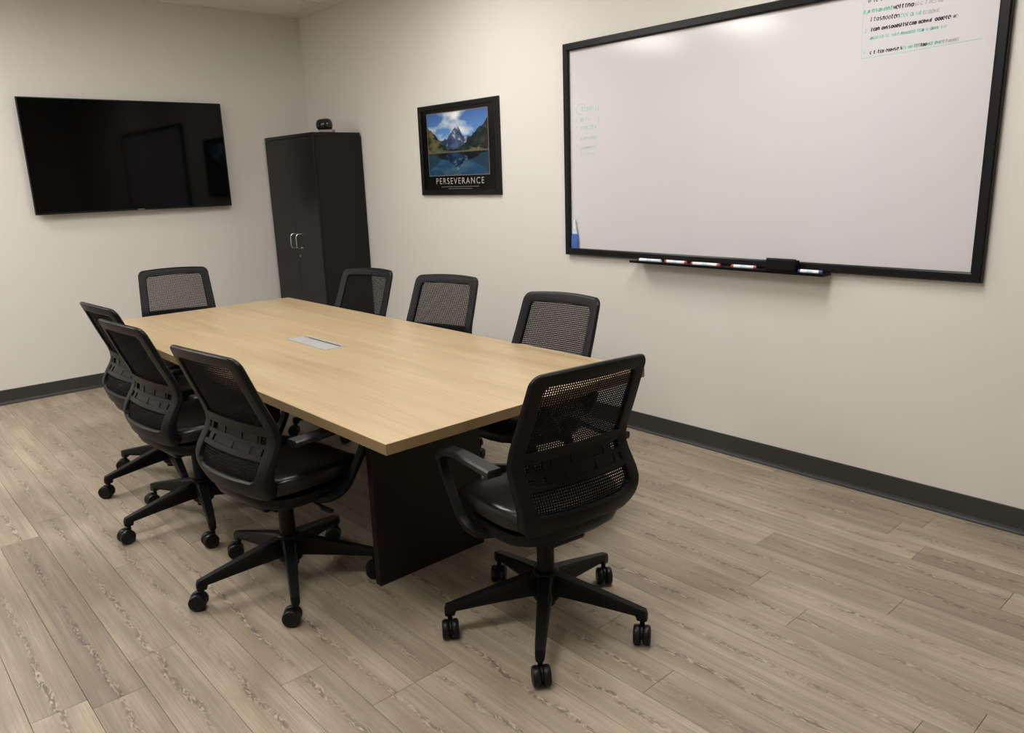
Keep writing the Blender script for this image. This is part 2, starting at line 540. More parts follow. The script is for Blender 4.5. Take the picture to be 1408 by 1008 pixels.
def round_rect(hx, z0, z1, rt, rb, nc=7, ns=10, nsv=16):
    pts = []
    def arc(cx, cz, rd, a0, a1):
        for k in range(nc + 1):
            a = a0 + (a1 - a0) * k / nc
            pts.append((cx + rd * math.cos(a), cz + rd * math.sin(a)))
    def line(p, q, n):
        for k in range(1, n):
            pts.append((p[0] + (q[0] - p[0]) * k / n, p[1] + (q[1] - p[1]) * k / n))
    arc(hx - rt, z1 - rt, rt, 0, math.pi / 2)
    line((hx - rt, z1), (-hx + rt, z1), ns)
    arc(-hx + rt, z1 - rt, rt, math.pi / 2, math.pi)
    line((-hx, z1 - rt), (-hx, z0 + rb), nsv)
    arc(-hx + rb, z0 + rb, rb, math.pi, 1.5 * math.pi)
    line((-hx + rb, z0), (hx - rb, z0), ns)
    arc(hx - rb, z0 + rb, rb, 1.5 * math.pi, 2 * math.pi)
    line((hx, z0 + rb), (hx, z1 - rt), nsv)
    return pts

IN_X, IN_Z0, IN_Z1 = 0.180, 0.522, 0.934
def mk_back_frame():
    outer = round_rect(0.23, 0.430, 0.978, 0.033, 0.06)
    inner = round_rect(IN_X, IN_Z0, IN_Z1, 0.022, 0.035)
    sec = [(0, .45), (.10, .95), (.3, 1.0), (.75, .95), (.93, .85), (1, .45), (1, -.45), (.93, -.85), (.75, -.95), (.3, -1.0), (.10, -.95), (0, -.45)]
    loops = []
    for (ox, oz), (ix, iz) in zip(outer, inner):
        lp = []
        for fr, dp in sec:
            x = ox + (ix - ox) * fr
            z = oz + (iz - oz) * fr
            un = x / 0.23
            if z > 0.75:
                z += 0.010 * (1 - un * un) * (z - 0.75) / 0.23
            if z < 0.51:
                z += 0.034 * (1 - un * un) * (0.51 - z) / 0.08
            hd = 0.013 + 0.009 * max(0, min(1, (0.66 - z) / 0.15))
            p = back_pt(un, z)
            p.y -= dp * hd
            lp.append(p)
        loops.append(lp)
    loops.append(loops[0])
    bm = B()
    vl = [[bm.verts.new(p) for p in lp] for lp in loops[:-1]]
    vl.append(vl[0])
    n = len(sec)
    for a, b in zip(vl[:-1], vl[1:]):
        for k in range(n):
            bm.faces.new((a[k], a[(k + 1) % n], b[(k + 1) % n], b[k]))
    return as_mesh('backrest_frame', bm, 'black_plastic', smooth=True)

def mk_mesh_panel():
    """woven mesh: real crossing threads with open holes"""
    bm = B()
    pitch, th, dp = 0.0084, 0.0038, 0.0018
    X1, Z0, Z1 = IN_X + 0.008, IN_Z0 - 0.008, IN_Z1 + 0.012
    def pt(x, z, d):
        return back_pt(x / 0.23, z, d)
    n = int(2 * X1 / pitch)
    zs = [Z0 + (Z1 - Z0) * k / 14 for k in range(15)]
    for i in range(n + 1):
        x = -X1 + 2 * X1 * i / n
        rings(bm, [[pt(x - th / 2, z, -dp / 2), pt(x + th / 2, z, -dp / 2), pt(x + th / 2, z, dp / 2), pt(x - th / 2, z, dp / 2)] for z in zs], cap=False)
    m = int((Z1 - Z0) / pitch)
    xs = [-X1 + 2 * X1 * k / 8 for k in range(9)]
    for j in range(m + 1):
        z = Z0 + (Z1 - Z0) * j / m
        rings(bm, [[pt(x, z - th / 2, -dp / 2 + .0006), pt(x, z + th / 2, -dp / 2 + .0006), pt(x, z + th / 2, dp / 2 + .0006), pt(x, z - th / 2, dp / 2 + .0006)] for x in xs], cap=False)
    return as_mesh('mesh_panel', bm, 'thread')

def surf_patch(bm, u0, u1, z0, z1, d0, d1, nu=8, nz=2):
    """solid patch following the back surface, between rear offsets d0 and d1"""
    g = []
    for d in (d0, d1):
        g.append([[bm.verts.new(back_pt((u0 + (u1 - u0) * i / nu) / 0.23, z0 + (z1 - z0) * k / nz, d)) for i in range(nu + 1)] for k in range(nz + 1)])
    for L, flip in ((0, False), (1, True)):
        for k in range(nz):
            for i in range(nu):
                q = (g[L][k][i], g[L][k][i + 1], g[L][k + 1][i + 1], g[L][k + 1][i])
                bm.faces.new(q if not flip else tuple(reversed(q)))
    for i in range(nu):
        for k in (0, nz):
            bm.faces.new((g[0][k][i], g[0][k][i + 1], g[1][k][i + 1], g[1][k][i]))
    for k in range(nz):
        for i in (0, nu):
            bm.faces.new((g[0][k][i], g[0][k + 1][i], g[1][k + 1][i], g[1][k][i]))

def mk_lumbar():
    bm = B()
    surf_patch(bm, -.194, .194, .676, .712, 0.005, 0.0125, 16, 2)
    surf_patch(bm, -.194, .194, .634, .648, 0.005, 0.0105, 16, 1)
    surf_patch(bm, -.194, .194, .596, .612, 0.005, 0.0115, 16, 1)
    surf_patch(bm, -.120, .150, .612, .676, 0.005, 0.0070, 12, 2)
    for z0, z1, us in ((.612, .634, ((-.145, .014), (-.02, .030), (.09, .022), (.16, .010))), (.648, .676, ((-.160, .008), (-.075, .016), (.015, .034), (.125, .012)))):
        for uc, hw_ in us:
            surf_patch(bm, uc - hw_, uc + hw_, z0, z1, 0.005, 0.0100, 2, 1)
    return as_mesh('lumbar_support', bm, 'black_plastic')

def superloop(hx, y0, y1, z, n=40, p=3.2, zfun=None):
    cy, hy = (y0 + y1) / 2, (y1 - y0) / 2
    out = []
    for k in range(n):
        a = 2 * math.pi * k / n
        c, s = math.cos(a), math.sin(a)
        x = hx * math.copysign(abs(c) ** (2 / p), c)
        y = cy + hy * math.copysign(abs(s) ** (2 / p), s)
        zz = z + (zfun(x, y) if zfun else 0)
        out.append(Vector((x, y, zz)))
    return out

def seat_z(x, y):
    return -0.9 * max(0, y - 0.14) ** 2 * 2.0 + 0.35 * (x * x)
def mk_seat():
    bm = B()
    prof = [(.60, .432), (.93, .432), (.985, .440), (1.0, .455), (1.0, .472), (.985, .487), (.95, .496), (.88, .500), (.6, .500), (.25, .497)]
    cy, hy = 0.035, 0.243
    rings(bm, [superloop(0.240 * s, cy - hy * s, cy + hy * s, z, zfun=seat_z) for s, z in prof])
    return as_mesh('seat', bm, 'leather', smooth=True)

def mk_pan():
    bm = B()
    def rise(x, y):
        t = max(0, (-0.10 - y) / 0.12)
        return 0.036 * min(1, t) ** 1.5
    prof = [(.55, .372), (.80, .376), (.95, .392), (1.0, .412), (1.0, .428), (.97, .434), (.6, .434)]
    y0, y1 = -0.225, 0.235
    cy, hy = (y0 + y1) / 2, (y1 - y0) / 2
    rings(bm, [superloop(0.228 * s, cy - hy * s, cy + hy * s, z, p=2.6, zfun=rise) for s, z in prof])
    return as_mesh('seat_pan', bm, 'black_plastic', smooth=True)

def sweep_flat(path, wx, th):
    """flat bar swept along path; its wide axis stays as horizontal as the path allows"""
    path = [Vector(p) for p in path]
    loops = []
    n = len(path)
    for i, p in enumerate(path):
        t = (path[min(i + 1, n - 1)] - path[max(i - 1, 0)]).normalized()
        fwd = Vector((0, 1, 0))
        side = Vector((1, 0, 0))
        side = (side - t * side.dot(t))
        if side.length < 0.35:
            side = fwd - t * fwd.dot(t)
        side.normalize()
        nrm = t.cross(side).normalized()
        a = (wx[i] if isinstance(wx, list) else wx) / 2
        b = (th[i] if isinstance(th, list) else th) / 2
        sec = [(1, .5), (.8, 1), (-.8, 1), (-1, .5), (-1, -.5), (-.8, -1), (.8, -1), (1, -.5)]
        loops.append([p + side * (a * q) + nrm * (b * s) for q, s in sec])
    bm = B()
    rings(bm, loops)
    return bm

def catmull(pts, m=6):
    pts = [Vector(p) for p in pts]
    out = []
    for i in range(len(pts) - 1):
        p0, p1, p2, p3 = pts[max(i - 1, 0)], pts[i], pts[i + 1], pts[min(i + 2, len(pts) - 1)]
        for k in range(m):
            t = k / m
            out.append(0.5 * ((2 * p1) + (p2 - p0) * t + (2 * p0 - 5 * p1 + 4 * p2 - p3) * t * t + (3 * p1 - p0 - 3 * p2 + p3) * t ** 3))
    out.append(pts[-1])
    return out

def mk_arm(s):
    X = 0.266 * s
    path = catmull([(X, .165, .642), (X, .205, .630), (X, .213, .600), (X, .19, .550), (X, .135, .470), (X * .985, .105, .428), (X * .95, .065, .402), (X * .86, .03, .392), (X * .6, .0, .390)], 5)
    n = len(path)
    wv = [0.040 - 0.006 * min(1, i / (n * .5)) for i in range(n)]
    return as_mesh('armrest', sweep_flat(path, wv, 0.021), 'black_plastic', smooth=True)
def mk_pad(s):
    X = 0.266 * s
    pts = [(X, -.105, .655), (X, -.102, .655), (X, -.03, .656), (X, .06, .658), (X, .13, .656), (X, .185, .645), (X, .215, .625), (X, .222, .610)]
    path = catmull(pts, 4)
    n = len(path)
    wv, tv = [], []
    for i in range(n):
        k = i / (n - 1)
        wv.append(0.056 - 0.012 * k)
        tv.append(0.026 if k < 0.7 else 0.026 - 0.012 * (k - 0.7) / 0.3)
    bm = sweep_flat(path, wv, tv)
    return as_mesh('arm_pad', bm, 'arm_pad', smooth=True)

def mk_gas():
    bm = B()
    lathe(bm, [(.031, .07), (.031, .195), (.0305, .215), (.030, .325), (.028, .332), (.010, .334)], 20)
    return as_mesh('gas_lift', bm, 'black_plastic', smooth=True)
def mk_piston():
    bm = B()
    lathe(bm, [(.0135, .325), (.0135, .385)], 16)
    return as_mesh('piston', bm, 'chrome', smooth=True)
def mk_mech():
    bm = B()
    box(bm, -.075, .075, -.13, .10, .345, .392, bev=.012)
    return as_mesh('tilt_mechanism', bm, 'black_plastic')
def mk_lever():
    bm = B()
    tube(bm, [(.07, .03, .365), (.15, .03, .362), (.215, .03, .352)], .006, 8)
    box(bm, .205, .262, .018, .042, .343, .355, bev=.004)
    return as_mesh('lever', bm, 'black_plastic')
def mk_hub():
    bm = B()
    lathe(bm, [(.036, .085), (.046, .095), (.048, .180), (.044, .198), (.036, .204)], 24)
    return as_mesh('base_hub', bm, 'black_plastic', smooth=True)
def mk_base_arm():
    """points along +X"""
    bm = B()
    st = [(.030, .026, .112, .194), (.07, .0245, .113, .186), (.16, .0215, .107, .165), (.25, .019, .100, .142), (.322, .017, .094, .124), (.328, .0168, .078, .122), (.354, .015, .078, .116), (.360, .011, .079, .104)]
    loops = []
    for x, hw, z0, z1 in st:
        c = min(.008, (z1 - z0) * .25)
        loops.append([Vector((x, a, b)) for a, b in ((-hw * .8, z0), (hw * .8, z0), (hw, z0 + c), (hw, z1 - c), (hw * .72, z1), (-hw * .72, z1), (-hw, z1 - c), (-hw, z0 + c))])
    rings(bm, loops)
    return as_mesh('base_arm', bm, 'black_plastic', smooth=True)
def mk_caster():
    """origin at the pivot on the floor; wheel axis along local Y, trailing toward -X"""
    bm = B()
    lathe(bm, [(.0085, .045), (.0085, .082)], 12)
    hood = []
    for yv in (-.0032, .0032):
        hood.append([Vector((-.017 + .031 * math.cos(a), yv, .033 + .0325 * math.sin(a))) for a in [math.pi * k / 10 for k in range(11)]] + [Vector((-.017 - .012, yv, .022)), Vector((-.017 + .012, yv, .022))])
    rings(bm, hood)
    return as_mesh('caster', bm, 'black_plastic')
def mk_wheel():
    bm = B()
    lathe(bm, [(.012, -.013), (.026, -.013), (.0315, -.009), (.033, -.004), (.033, .006), (.030, .011), (.023, .013), (.021, .0115), (.006, .012)], 24, axis='Y')
    return as_mesh('wheel', bm, 'wheel', smooth=True)

CH = dict(frame=mk_back_frame(), mesh=mk_mesh_panel(), lumbar=mk_lumbar(), seat=mk_seat(), pan=mk_pan(), armL=mk_arm(-1), armR=mk_arm(1),
          padL=mk_pad(-1), padR=mk_pad(1), gas=mk_gas(), piston=mk_piston(), mech=mk_mech(), lever=mk_lever(), hub=mk_hub(), barm=mk_base_arm(), caster=mk_caster(), wheel=mk_wheel())

def office_chair(x, y, heading, phase, label, seed, wheel_dir=0.0):
    """heading: world angle the sitter faces; phase: world angle of one base arm"""
    rg = random.Random(seed)
    rz = heading - math.pi / 2
    t = thing('office_chair', label, 'chair', (x, y, 0), rz, 'mesh-back office chairs around the conference table')
    mesh_obj('seat', CH['seat'], None, t)
    mesh_obj('seat_pan', CH['pan'], None, t)
    bf = mesh_obj('backrest_frame', CH['frame'], None, t)
    mp = mesh_obj('mesh_panel', CH['mesh'], None, bf)
    mp['kind'] = 'stuff'
    mesh_obj('lumbar_support', CH['lumbar'], None, bf)
    for s in 'LR':
        a = mesh_obj('armrest', CH['arm' + s], None, t)
        mesh_obj('arm_pad', CH['pad' + s], None, a)
    g = mesh_obj('gas_lift', CH['gas'], None, t)
    mesh_obj('piston', CH['piston'], None, g)
    mc = mesh_obj('tilt_mechanism', CH['mech'], None, t)
    mesh_obj('lever', CH['lever'], None, mc)
    mesh_obj('base_hub', CH['hub'], None, t)
    for k in range(5):
        a = phase + k * 2 * math.pi / 5 - rz
        mesh_obj('base_arm', CH['barm'], None, t, rotz=a)
        c = mesh_obj('caster', CH['caster'], None, t, loc=(.343 * math.cos(a), .343 * math.sin(a), 0), rotz=wheel_dir - rz + rg.uniform(-.45, .45))
        for s in (-1, 1):
            wv = mesh_obj('wheel', CH['wheel'], None, c, loc=(-.017, s * .0162, .033))
            if s < 0:
                wv.rotation_euler = (0, 0, math.pi)
    return t

office_chair(4.893, -1.857, R(173), R(24), 'black mesh-back office chair at the table end that faces the television', 3, R(139))
office_chair(3.967, -2.364, R(97.5), R(48), 'black mesh-back office chair beside the dark slab leg, across from the whiteboard', 4, R(75))
office_chair(3.115, -2.385, R(95), R(57), 'middle black mesh-back office chair of the row across the table from the whiteboard', 5, R(75))
office_chair(2.46, -2.305, R(94), R(63), 'black mesh-back office chair closest to the television wall in the row across from the whiteboard', 6, R(60))
office_chair(1.315, -1.775, R(-15), R(10), 'black mesh-back office chair at the table end under the television', 7, R(0))
office_chair(2.403, -1.177, R(-79), R(40), 'black mesh-back office chair next to the tall black cabinet', 8, R(40))
office_chair(3.151, -1.097, R(-75), R(20), 'black mesh-back office chair below the framed mountain poster', 9, R(120))
office_chair(4.152, -1.223, R(-84), R(33), 'black mesh-back office chair below the whiteboard, pushed up to the table', 10, R(200))

# ------------------------------------------------------------------ television
tv = thing('television', 'large flat black television mounted on the beige wall', 'television', (0.0, -1.5564, 1.365))
hw, th_ = 0.733, 0.825
mesh_obj('housing', bx(.030, .062, -hw + .004, hw - .004, .004, th_ - .004, bev=.006), 'tv_body', tv)
mesh_obj('wall_mount', bx(0.0, .031, -.2, .2, .25, .6, bev=.004), 'black_plastic', tv)
bm = B()
for a in ((-hw, hw, 0, .013), (-hw, hw, th_ - .008, th_), (-hw, -hw + .008, .013, th_ - .008), (hw - .008, hw, .013, th_ - .008)):
    box(bm, .050, .072, a[0], a[1], a[2], a[3], bev=.0012, seg=1)
mesh_obj('bezel', bm, 'tv_body', tv)
mesh_obj('screen', bx(.060, .069, -hw + .007, hw - .007, .012, th_ - .007), 'tv_screen', tv)
mesh_obj('logo_plate', bx(.071, .0732, -.025, .025, .004, .010, bev=.0008, seg=1), 'steel', tv)

# ------------------------------------------------------------------ cabinet
CX0, CX1, CY0, CHh = 0.042, 0.892, -0.454, 1.92
cb = thing('storage_cabinet', 'tall black two-door storage cabinet in the room corner', 'cabinet', ((CX0 + CX1) / 2, CY0 / 2, 0))
dth = 0.019
bm = B()
box(bm, CX0 + .002, CX0 + .021, CY0 + dth + .002, -.008, .0, CHh - .026)
box(bm, CX1 - .021, CX1 - .002, CY0 + dth + .002, -.008, .0, CHh - .026)
box(bm, CX0 + .021, CX1 - .021, -.020, -.010, .07, CHh - .026)
box(bm, CX0 + .021, CX1 - .021, CY0 + dth + .002, -.020, .07, .09)
box(bm, CX0 + .021, CX1 - .021, CY0 + .05, CY0 + .07, .0, .07)
wpart('body', bm, 'cabinet', cb)
wpart('top_panel', bx(CX0, CX1, CY0, -.018, CHh - .025, CHh, bev=.001, seg=1), 'cabinet', cb)
xm = (CX0 + CX1) / 2
def handle(xc, par):
    yf = CY0
    pts = catmull([(xc, yf + .001, .992), (xc, yf - .018, .994), (xc, yf - .030, 1.008), (xc, yf - .033, 1.05), (xc, yf - .030, 1.093), (xc, yf - .018, 1.107), (xc, yf + .001, 1.109)], 4)
    hm = tube(B(), pts, .0055, 8)
    o = mesh_obj('handle', hm, 'chrome', None, smooth=True)
    o.data.transform(Matrix.Translation(-cb.location))
    o.parent = par
    o['label'] = 'chrome bow handle'
for x0, x1, hxp in ((CX0 + .002, xm - .0015, xm - .05), (xm + .0015, CX1 - .002, xm + .05)):
    d = wpart('door', bx(x0, x1, CY0, CY0 + dth, .075, CHh - .029, bev=.0012, seg=1), 'cabinet', cb)
    handle(hxp, d)
    if x0 > xm:
        k = mesh_obj('lock', lathe(B(), [(.009, CY0 + .001), (.009, CY0 - .004), (.006, CY0 - .0045)], 14, 'Y', (xm + .032, 0, .925)), 'steel', None)
        k.data.transform(Matrix.Translation(-cb.location))
        k.parent = d

# webcam on the cabinet
wc = thing('webcam', 'small glossy black webcam standing on top of the cabinet', 'webcam', (.80, -.285, CHh), R(40))
wc.scale = (1.25, 1.25, 1.25)
mesh_obj('stand', bx(-.03, .062, -.03, .03, 0, .020, bev=.007), 'grey_plastic', wc)
mesh_obj('neck', lathe(B(), [(.014, .015), (.011, .04)], 12), 'black_plastic', wc, smooth=True)
bm = B()
prof = []
for k in range(13):
    a = math.pi * k / 12
    prof.append((max(.0005, .039 * math.sin(a) ** .8), -.030 * math.cos(a) + (.022 if k > 6 else -.022 if k < 6 else 0)))
lathe(bm, prof, 20, 'X', (0, 0, .050))
wb_ = mesh_obj('body', bm, 'gloss_black', wc, smooth=True)
lr = mesh_obj('lens_ring', lathe(B(), [(.024, -.034), (.024, -.044), (.019, -.045), (.017, -.040)], 20, 'Y', (0, 0, .050)), 'black_plastic', wb_, smooth=True)
mesh_obj('lens', lathe(B(), [(.017, -.038), (.012, -.043), (.002, -.045)], 16, 'Y', (0, 0, .050)), 'lens_glass', wb_, smooth=True)

# ------------------------------------------------------------------ framed poster
PX0, PX1, PZ0, PZ1 = 1.726, 2.632, 1.410, 2.047
po = thing('framed_poster', 'black framed mountain lake poster reading PERSEVERANCE', 'poster', ((PX0 + PX1) / 2, 0, (PZ0 + PZ1) / 2))
def frame_bars(x0, x1, z0, z1, wv, yb, yf, prof=None):
    """mitred frame on the wall y = 0"""
    bm = B()
    sec = prof or [(0, yb), (0, yf * .8), (wv * .15, yf), (wv * .85, yf), (wv, yf * .88), (wv, yb)]
    loops = []
    for cx, cz, sx, sz in ((x0, z0, 1, 1), (x1, z0, -1, 1), (x1, z1, -1, -1), (x0, z1, 1, -1)):
        loops.append([Vector((cx + sx * a, b, cz + sz * a)) for a, b in sec])
    vl = [[bm.verts.new(p) for p in lp] for lp in loops]
    n = len(sec)
    for i in range(4):
        a, b = vl[i], vl[(i + 1) % 4]
        for k in range(n):
            bm.faces.new((a[k], a[(k + 1) % n], b[(k + 1) % n], b[k]))
    return bm
wpart('frame', frame_bars(PX0, PX1, PZ0, PZ1, .034, -.001, -.024), 'pic_frame', po)
wpart('backing', bx(PX0 + .03, PX1 - .03, -.011, -.002, PZ0 + .03, PZ1 - .03), 'pic_mat', po)
AX0, AX1, AZ0, AZ1 = 1.828, 2.514, 1.552, 1.984
wpart('bronze_border', bx(AX0 - .006, AX1 + .006, -.0116, -.011, AZ0 - .006, AZ1 + .006), 'bronze', po)

def nz(x, y, s, o=4):
    return mnoise.fractal(Vector((x * s, y * s, 1.7)), 0.9, 2.1, o)
def lerp(a, b, t):
    t = max(0, min(1, t))
    return tuple(p + (q - p) * t for p, q in zip(a, b))
def ridge_main(U):
    h = .40 + .40 * max(0, 1 - abs(U - .50) / .30) ** 1.1
    h = max(h, .40 + .22 * max(0, 1 - abs(U - .70) / .3), .42 + .18 * max(0, 1 - abs(U - .30) / .25))
    return h + .045 * nz(U, 3.1, 9)
def ridge_left(U):
    return .40 + .40 * max(0, .36 - U) / .36 + .035 * nz(U, 7.7, 12)
def ridge_right(U):
    return .41 + .44 * max(0, U - .52) / .48 + .04 * nz(U, 11.3, 14)
def scene_col(U, V, refl=False):
    if V < ridge_left(U):
        t = .5 + .9 * nz(U, V, 10)
        return lerp((.012, .018, .012), (.12, .105, .05), t)
    if V < ridge_right(U):
        return lerp((.006, .010, .011), (.025, .035, .035), .4 + .8 * nz(U, V, 12))
    h = ridge_main(U)
    if V < h:
        snow = .5 + 1.2 * nz(U * 1.2, V * .8, 11) + (V - .66) * 2.2 - abs(U - .46)
        base = lerp((.018, .035, .085), (.07, .10, .17), .5 + nz(U, V, 9))
        return lerp(base, (.42, .46, .55), (snow - .6) * 1.8)
    sky = lerp((.10, .24, .50), (.025, .075, .28), (V - .6) * 2.0)
    cl = .25 + .9 * nz(U * .8, V * 1.3, 4) + .8 * max(0, 1 - math.hypot((U - .52) * 1.6, V - .93) / .42) + .55 * max(0, 1 - math.hypot(U - .15, (V - .66) * 1.6) / .4)
    return lerp(sky, (.70, .74, .72), (cl - .48) * 0.95)
def art_col(U, V):
    WL = .385
    if V > WL:
        return scene_col(U, V)
    mv = WL + (WL - V) * 1.35
    c = scene_col(U + .012 * nz(U, V, 30), mv)
    c = tuple(a * b for a, b in zip(c, (.22, .38, .45)))
    if mv > ridge_main(U):
        c = lerp(c, (.012, .045, .085), .7)
    if WL - V < .025:
        c = lerp(c, (.16, .17, .12), .5)
    return c
nxg, nzg = 210, 140
verts, faces, cols = [], [], []
for j in range(nzg + 1):
    for i in range(nxg + 1):
        verts.append((AX0 + (AX1 - AX0) * i / nxg - po.location.x, -.0120, AZ0 + (AZ1 - AZ0) * j / nzg - po.location.z))
        cols.append(art_col(i / nxg, j / nzg))
for j in range(nzg):
    for i in range(nxg):
        a = j * (nxg + 1) + i
        faces.append((a, a + 1, a + nxg + 2, a + nxg + 1))
me = bpy.data.meshes.new('printed_picture')
me.from_pydata(verts, [], faces)
ca = me.color_attributes.new('print', 'FLOAT_COLOR', 'POINT')
ca.data.foreach_set('color', [c for q in cols for c in (*q, 1.0)])
pm, nt, b = new_mat('poster_print')
vc = N(nt, 'ShaderNodeVertexColor', layer_name='print')
nt.links.new(vc.outputs['Color'], b.inputs['Base Color'])
b.inputs['Roughness'].default_value = 0.25
o = mesh_obj('printed_picture', me, pm, po)
o['label'] = 'printed picture of a mountain above a still lake'

def text_mesh(s, width, height, spacing=1.0):
    cu = bpy.data.curves.new('lettering', 'FONT')
    cu.body = s
    cu.space_character = spacing
    cu.extrude = 0.0
    to = bpy.data.objects.new('lettering', cu)
    C.objects.link(to)
    bpy.context.view_layer.update()
    dg = bpy.context.evaluated_depsgraph_get()
    m = bpy.data.meshes.new_from_object(to.evaluated_get(dg))
    bpy.data.objects.remove(to)
    xs = [v.co.x for v in m.vertices]; ys = [v.co.y for v in m.vertices]
    a, c = min(xs), max(xs); d, e = min(ys), max(ys)
    for v in m.vertices:
        v.co = Vector(((v.co.x - a) / (c - a) * width, 0, (v.co.y - d) / (e - d) * height))
    m.materials.clear()
    return m
m = text_mesh('PERSEVERANCE', 0.552, 0.044, 1.25)
m.transform(Matrix.Translation((1.904 - po.location.x, -.0118, 1.488 - po.location.z)))
o = mesh_obj('title_lettering', m, 'silver_ink', po)
o['label'] = 'silver capital lettering PERSEVERANCE'
rg = random.Random(5)
for z, x0, x1 in ((1.466, 1.965, 2.395), (1.452, 2.05, 2.32)):
    bm = B()
    x = x0
    while x < x1:
        L = rg.uniform(.006, .016)
        box(bm, x, min(x + L, x1), -.0118, -.0113, z, z + .0055)
        x += L + rg.uniform(.003, .005)
    wpart('fine_print', bm, 'faint_ink', po)

# ------------------------------------------------------------------ whiteboard
WX0, WX1, WZ0, WZ1 = 3.242, 5.596, 1.040, 2.276
wbd = thing('whiteboard', 'large white dry-erase board in a black frame on the wall', 'whiteboard', ((WX0 + WX1) / 2, 0, WZ0))
FW = .042
wpart('frame', frame_bars(WX0, WX1, WZ0, WZ1, FW, -.001, -.034), 'wb_frame', wbd)
wpart('panel', bx(WX0 + .02, WX1 - .02, -.014, -.002, WZ0 + .02, WZ1 - .02), 'wb', wbd)
# tray: shelf with a small front lip
bm = B()
prof = [(-.022, 1.046), (-.026, 1.046), (-.028, 1.036), (-.092, 1.034), (-.096, 1.042), (-.100, 1.041), (-.097, 1.028), (-.022, 1.029)]
rings(bm, [[Vector((x, y, z)) for y, z in prof] for x in (3.815, 4.962)])
wpart('pen_tray', bm, 'wb_frame', wbd)

# handwriting: illegible strokes drawn as thin ink ribbons lying on the board
def glyph(rg, h):
    k = rg.randrange(9)
    ww = h * rg.uniform(.45, .75)
    A = lambda cx, cz, rx, rz_, a0, a1, n=9: [(cx + rx * math.cos(R(a0 + (a1 - a0) * i / n)), cz + rz_ * math.sin(R(a0 + (a1 - a0) * i / n))) for i in range(n + 1)]
    if k == 0: return ww, [A(ww * .45, h * .4, ww * .42, h * .38, 30, 390)]
    if k == 1: return ww, [A(ww * .5, h * .4, ww * .45, h * .38, 50, 320)]
    if k == 2: return ww, [[(0, 0), (0, h * .8)], A(ww * .35, h * .45, ww * .35, h * .32, 170, 0) + [(ww * .7, 0)]]
    if k == 3: return ww, [[(ww * .2, h * 1.0), (ww * .1, 0), (ww * .5, h * .1)]]
    if k == 4: return ww, [A(ww * .4, h * .38, ww * .38, h * .35, 40, 400) + [(ww * .8, h * .7), (ww * .82, 0)]]
    if k == 5: return ww, [[(0, h * .75), (ww * .3, 0), (ww * .55, h * .6), (ww * .8, 0), (ww, h * .75)]]
    if k == 6: return ww, [A(ww * .45, h * .42, ww * .42, h * .4, -20, 300)[::-1]]
    if k == 7: return ww, [[(ww * .3, h * 1.0), (ww * .3, .1 * h), (ww * .7, 0)], [(0, h * .75), (ww * .7, h * .78)]]
    return ww, [A(ww * .4, h * .6, ww * .3, h * .2, 60, 270) + A(ww * .4, h * .2, ww * .3, h * .2, 90, -120)]
def ribbon(bm, pts, wv, y):
    prev = None
    for i, (x, z) in enumerate(pts):
        a = pts[max(i - 1, 0)]; c = pts[min(i + 1, len(pts) - 1)]
        dx, dz = c[0] - a[0], c[1] - a[1]
        L = math.hypot(dx, dz) or 1
        nx, nz_ = -dz / L * wv / 2, dx / L * wv / 2
        cur = (bm.verts.new((x + nx, y, z + nz_)), bm.verts.new((x - nx, y, z - nz_)))
        if prev:
            bm.faces.new((prev[0], prev[1], cur[1], cur[0]))
        prev = cur
WY = -.0144
def scribble(x0, x1, z0, z1, h, inks, seed, lw):
    """one written line; inks is a list of (fraction, material) along it"""
    rg = random.Random(seed)
    bms = {}
    x = x0
    while x < x1 - h * .3:
        fr = (x - x0) / (x1 - x0)
        ink = [mm for lim, mm in inks if fr <= lim][0]
        bm = bms.setdefault(ink, B())
        zb = z0 + (z1 - z0) * fr
        ww, st = glyph(rg, h)
        for s in st:
            ribbon(bm, [(x + p + q * .12, zb + q) for p, q in s], lw * rg.uniform(.8, 1.2), WY)
        x += ww + h * .10 + (h * .5 if rg.random() < .17 else 0)
    for ink, bm in bms.items():
        wpart('handwriting', bm, ink, wbd)
scribble(5.045, 5.160, 2.196, 2.194, .016, [(1, 'ink_black')], 1, .0035)
scribble(5.026, 5.350, 2.155, 2.150, .016, [(.38, 'ink_teal'), (.62, 'ink_black'), (1, 'ink_grey')], 2, .0042)
scribble(5.058, 5.335, 2.120, 2.112, .017, [(.42, 'ink_black'), (.75, 'ink_pale'), (1, 'ink_grey')], 3, .0038)
scribble(5.064, 5.415, 2.080, 2.082, .014, [(.9, 'ink_black'), (1, 'ink_grey')], 4, .0048)
scribble(5.062, 5.365, 2.046, 2.050, .014, [(.7, 'ink_pale'), (1, 'ink_pale')], 5, .0042)
scribble(5.065, 5.420, 1.988, 1.994, .013, [(.36, 'ink_black'), (.56, 'ink_teal'), (.64, 'ink_black'), (.78, 'ink_teal'), (1, 'ink_grey')], 6, .0040)
bm = B()
ribbon(bm, [(5.03, 1.974), (5.2, 1.977), (5.4, 1.986), (5.50, 1.990)], .0022, WY)
ribbon(bm, [(5.03, 1.974), (5.026, 2.08), (5.024, 2.20), (5.05, 2.205)], .0014, WY)
for z in (2.150, 2.085, 2.075, 1.994):
    ribbon(bm, [(5.038, z), (5.044, z + .006)], .005, WY)
wpart('handwriting', bm, 'ink_pale', wbd)
bm = B()
ribbon(bm, [(3.375 + .04 * math.cos(R(a)), 1.900 + .030 * math.sin(R(a))) for a in range(60, 300, 15)], .0030, WY)
wpart('handwriting', bm, 'ink_pale', wbd)
scribble(3.375, 3.530, 1.886, 1.886, .028, [(1, 'ink_pale')], 11, .0034)
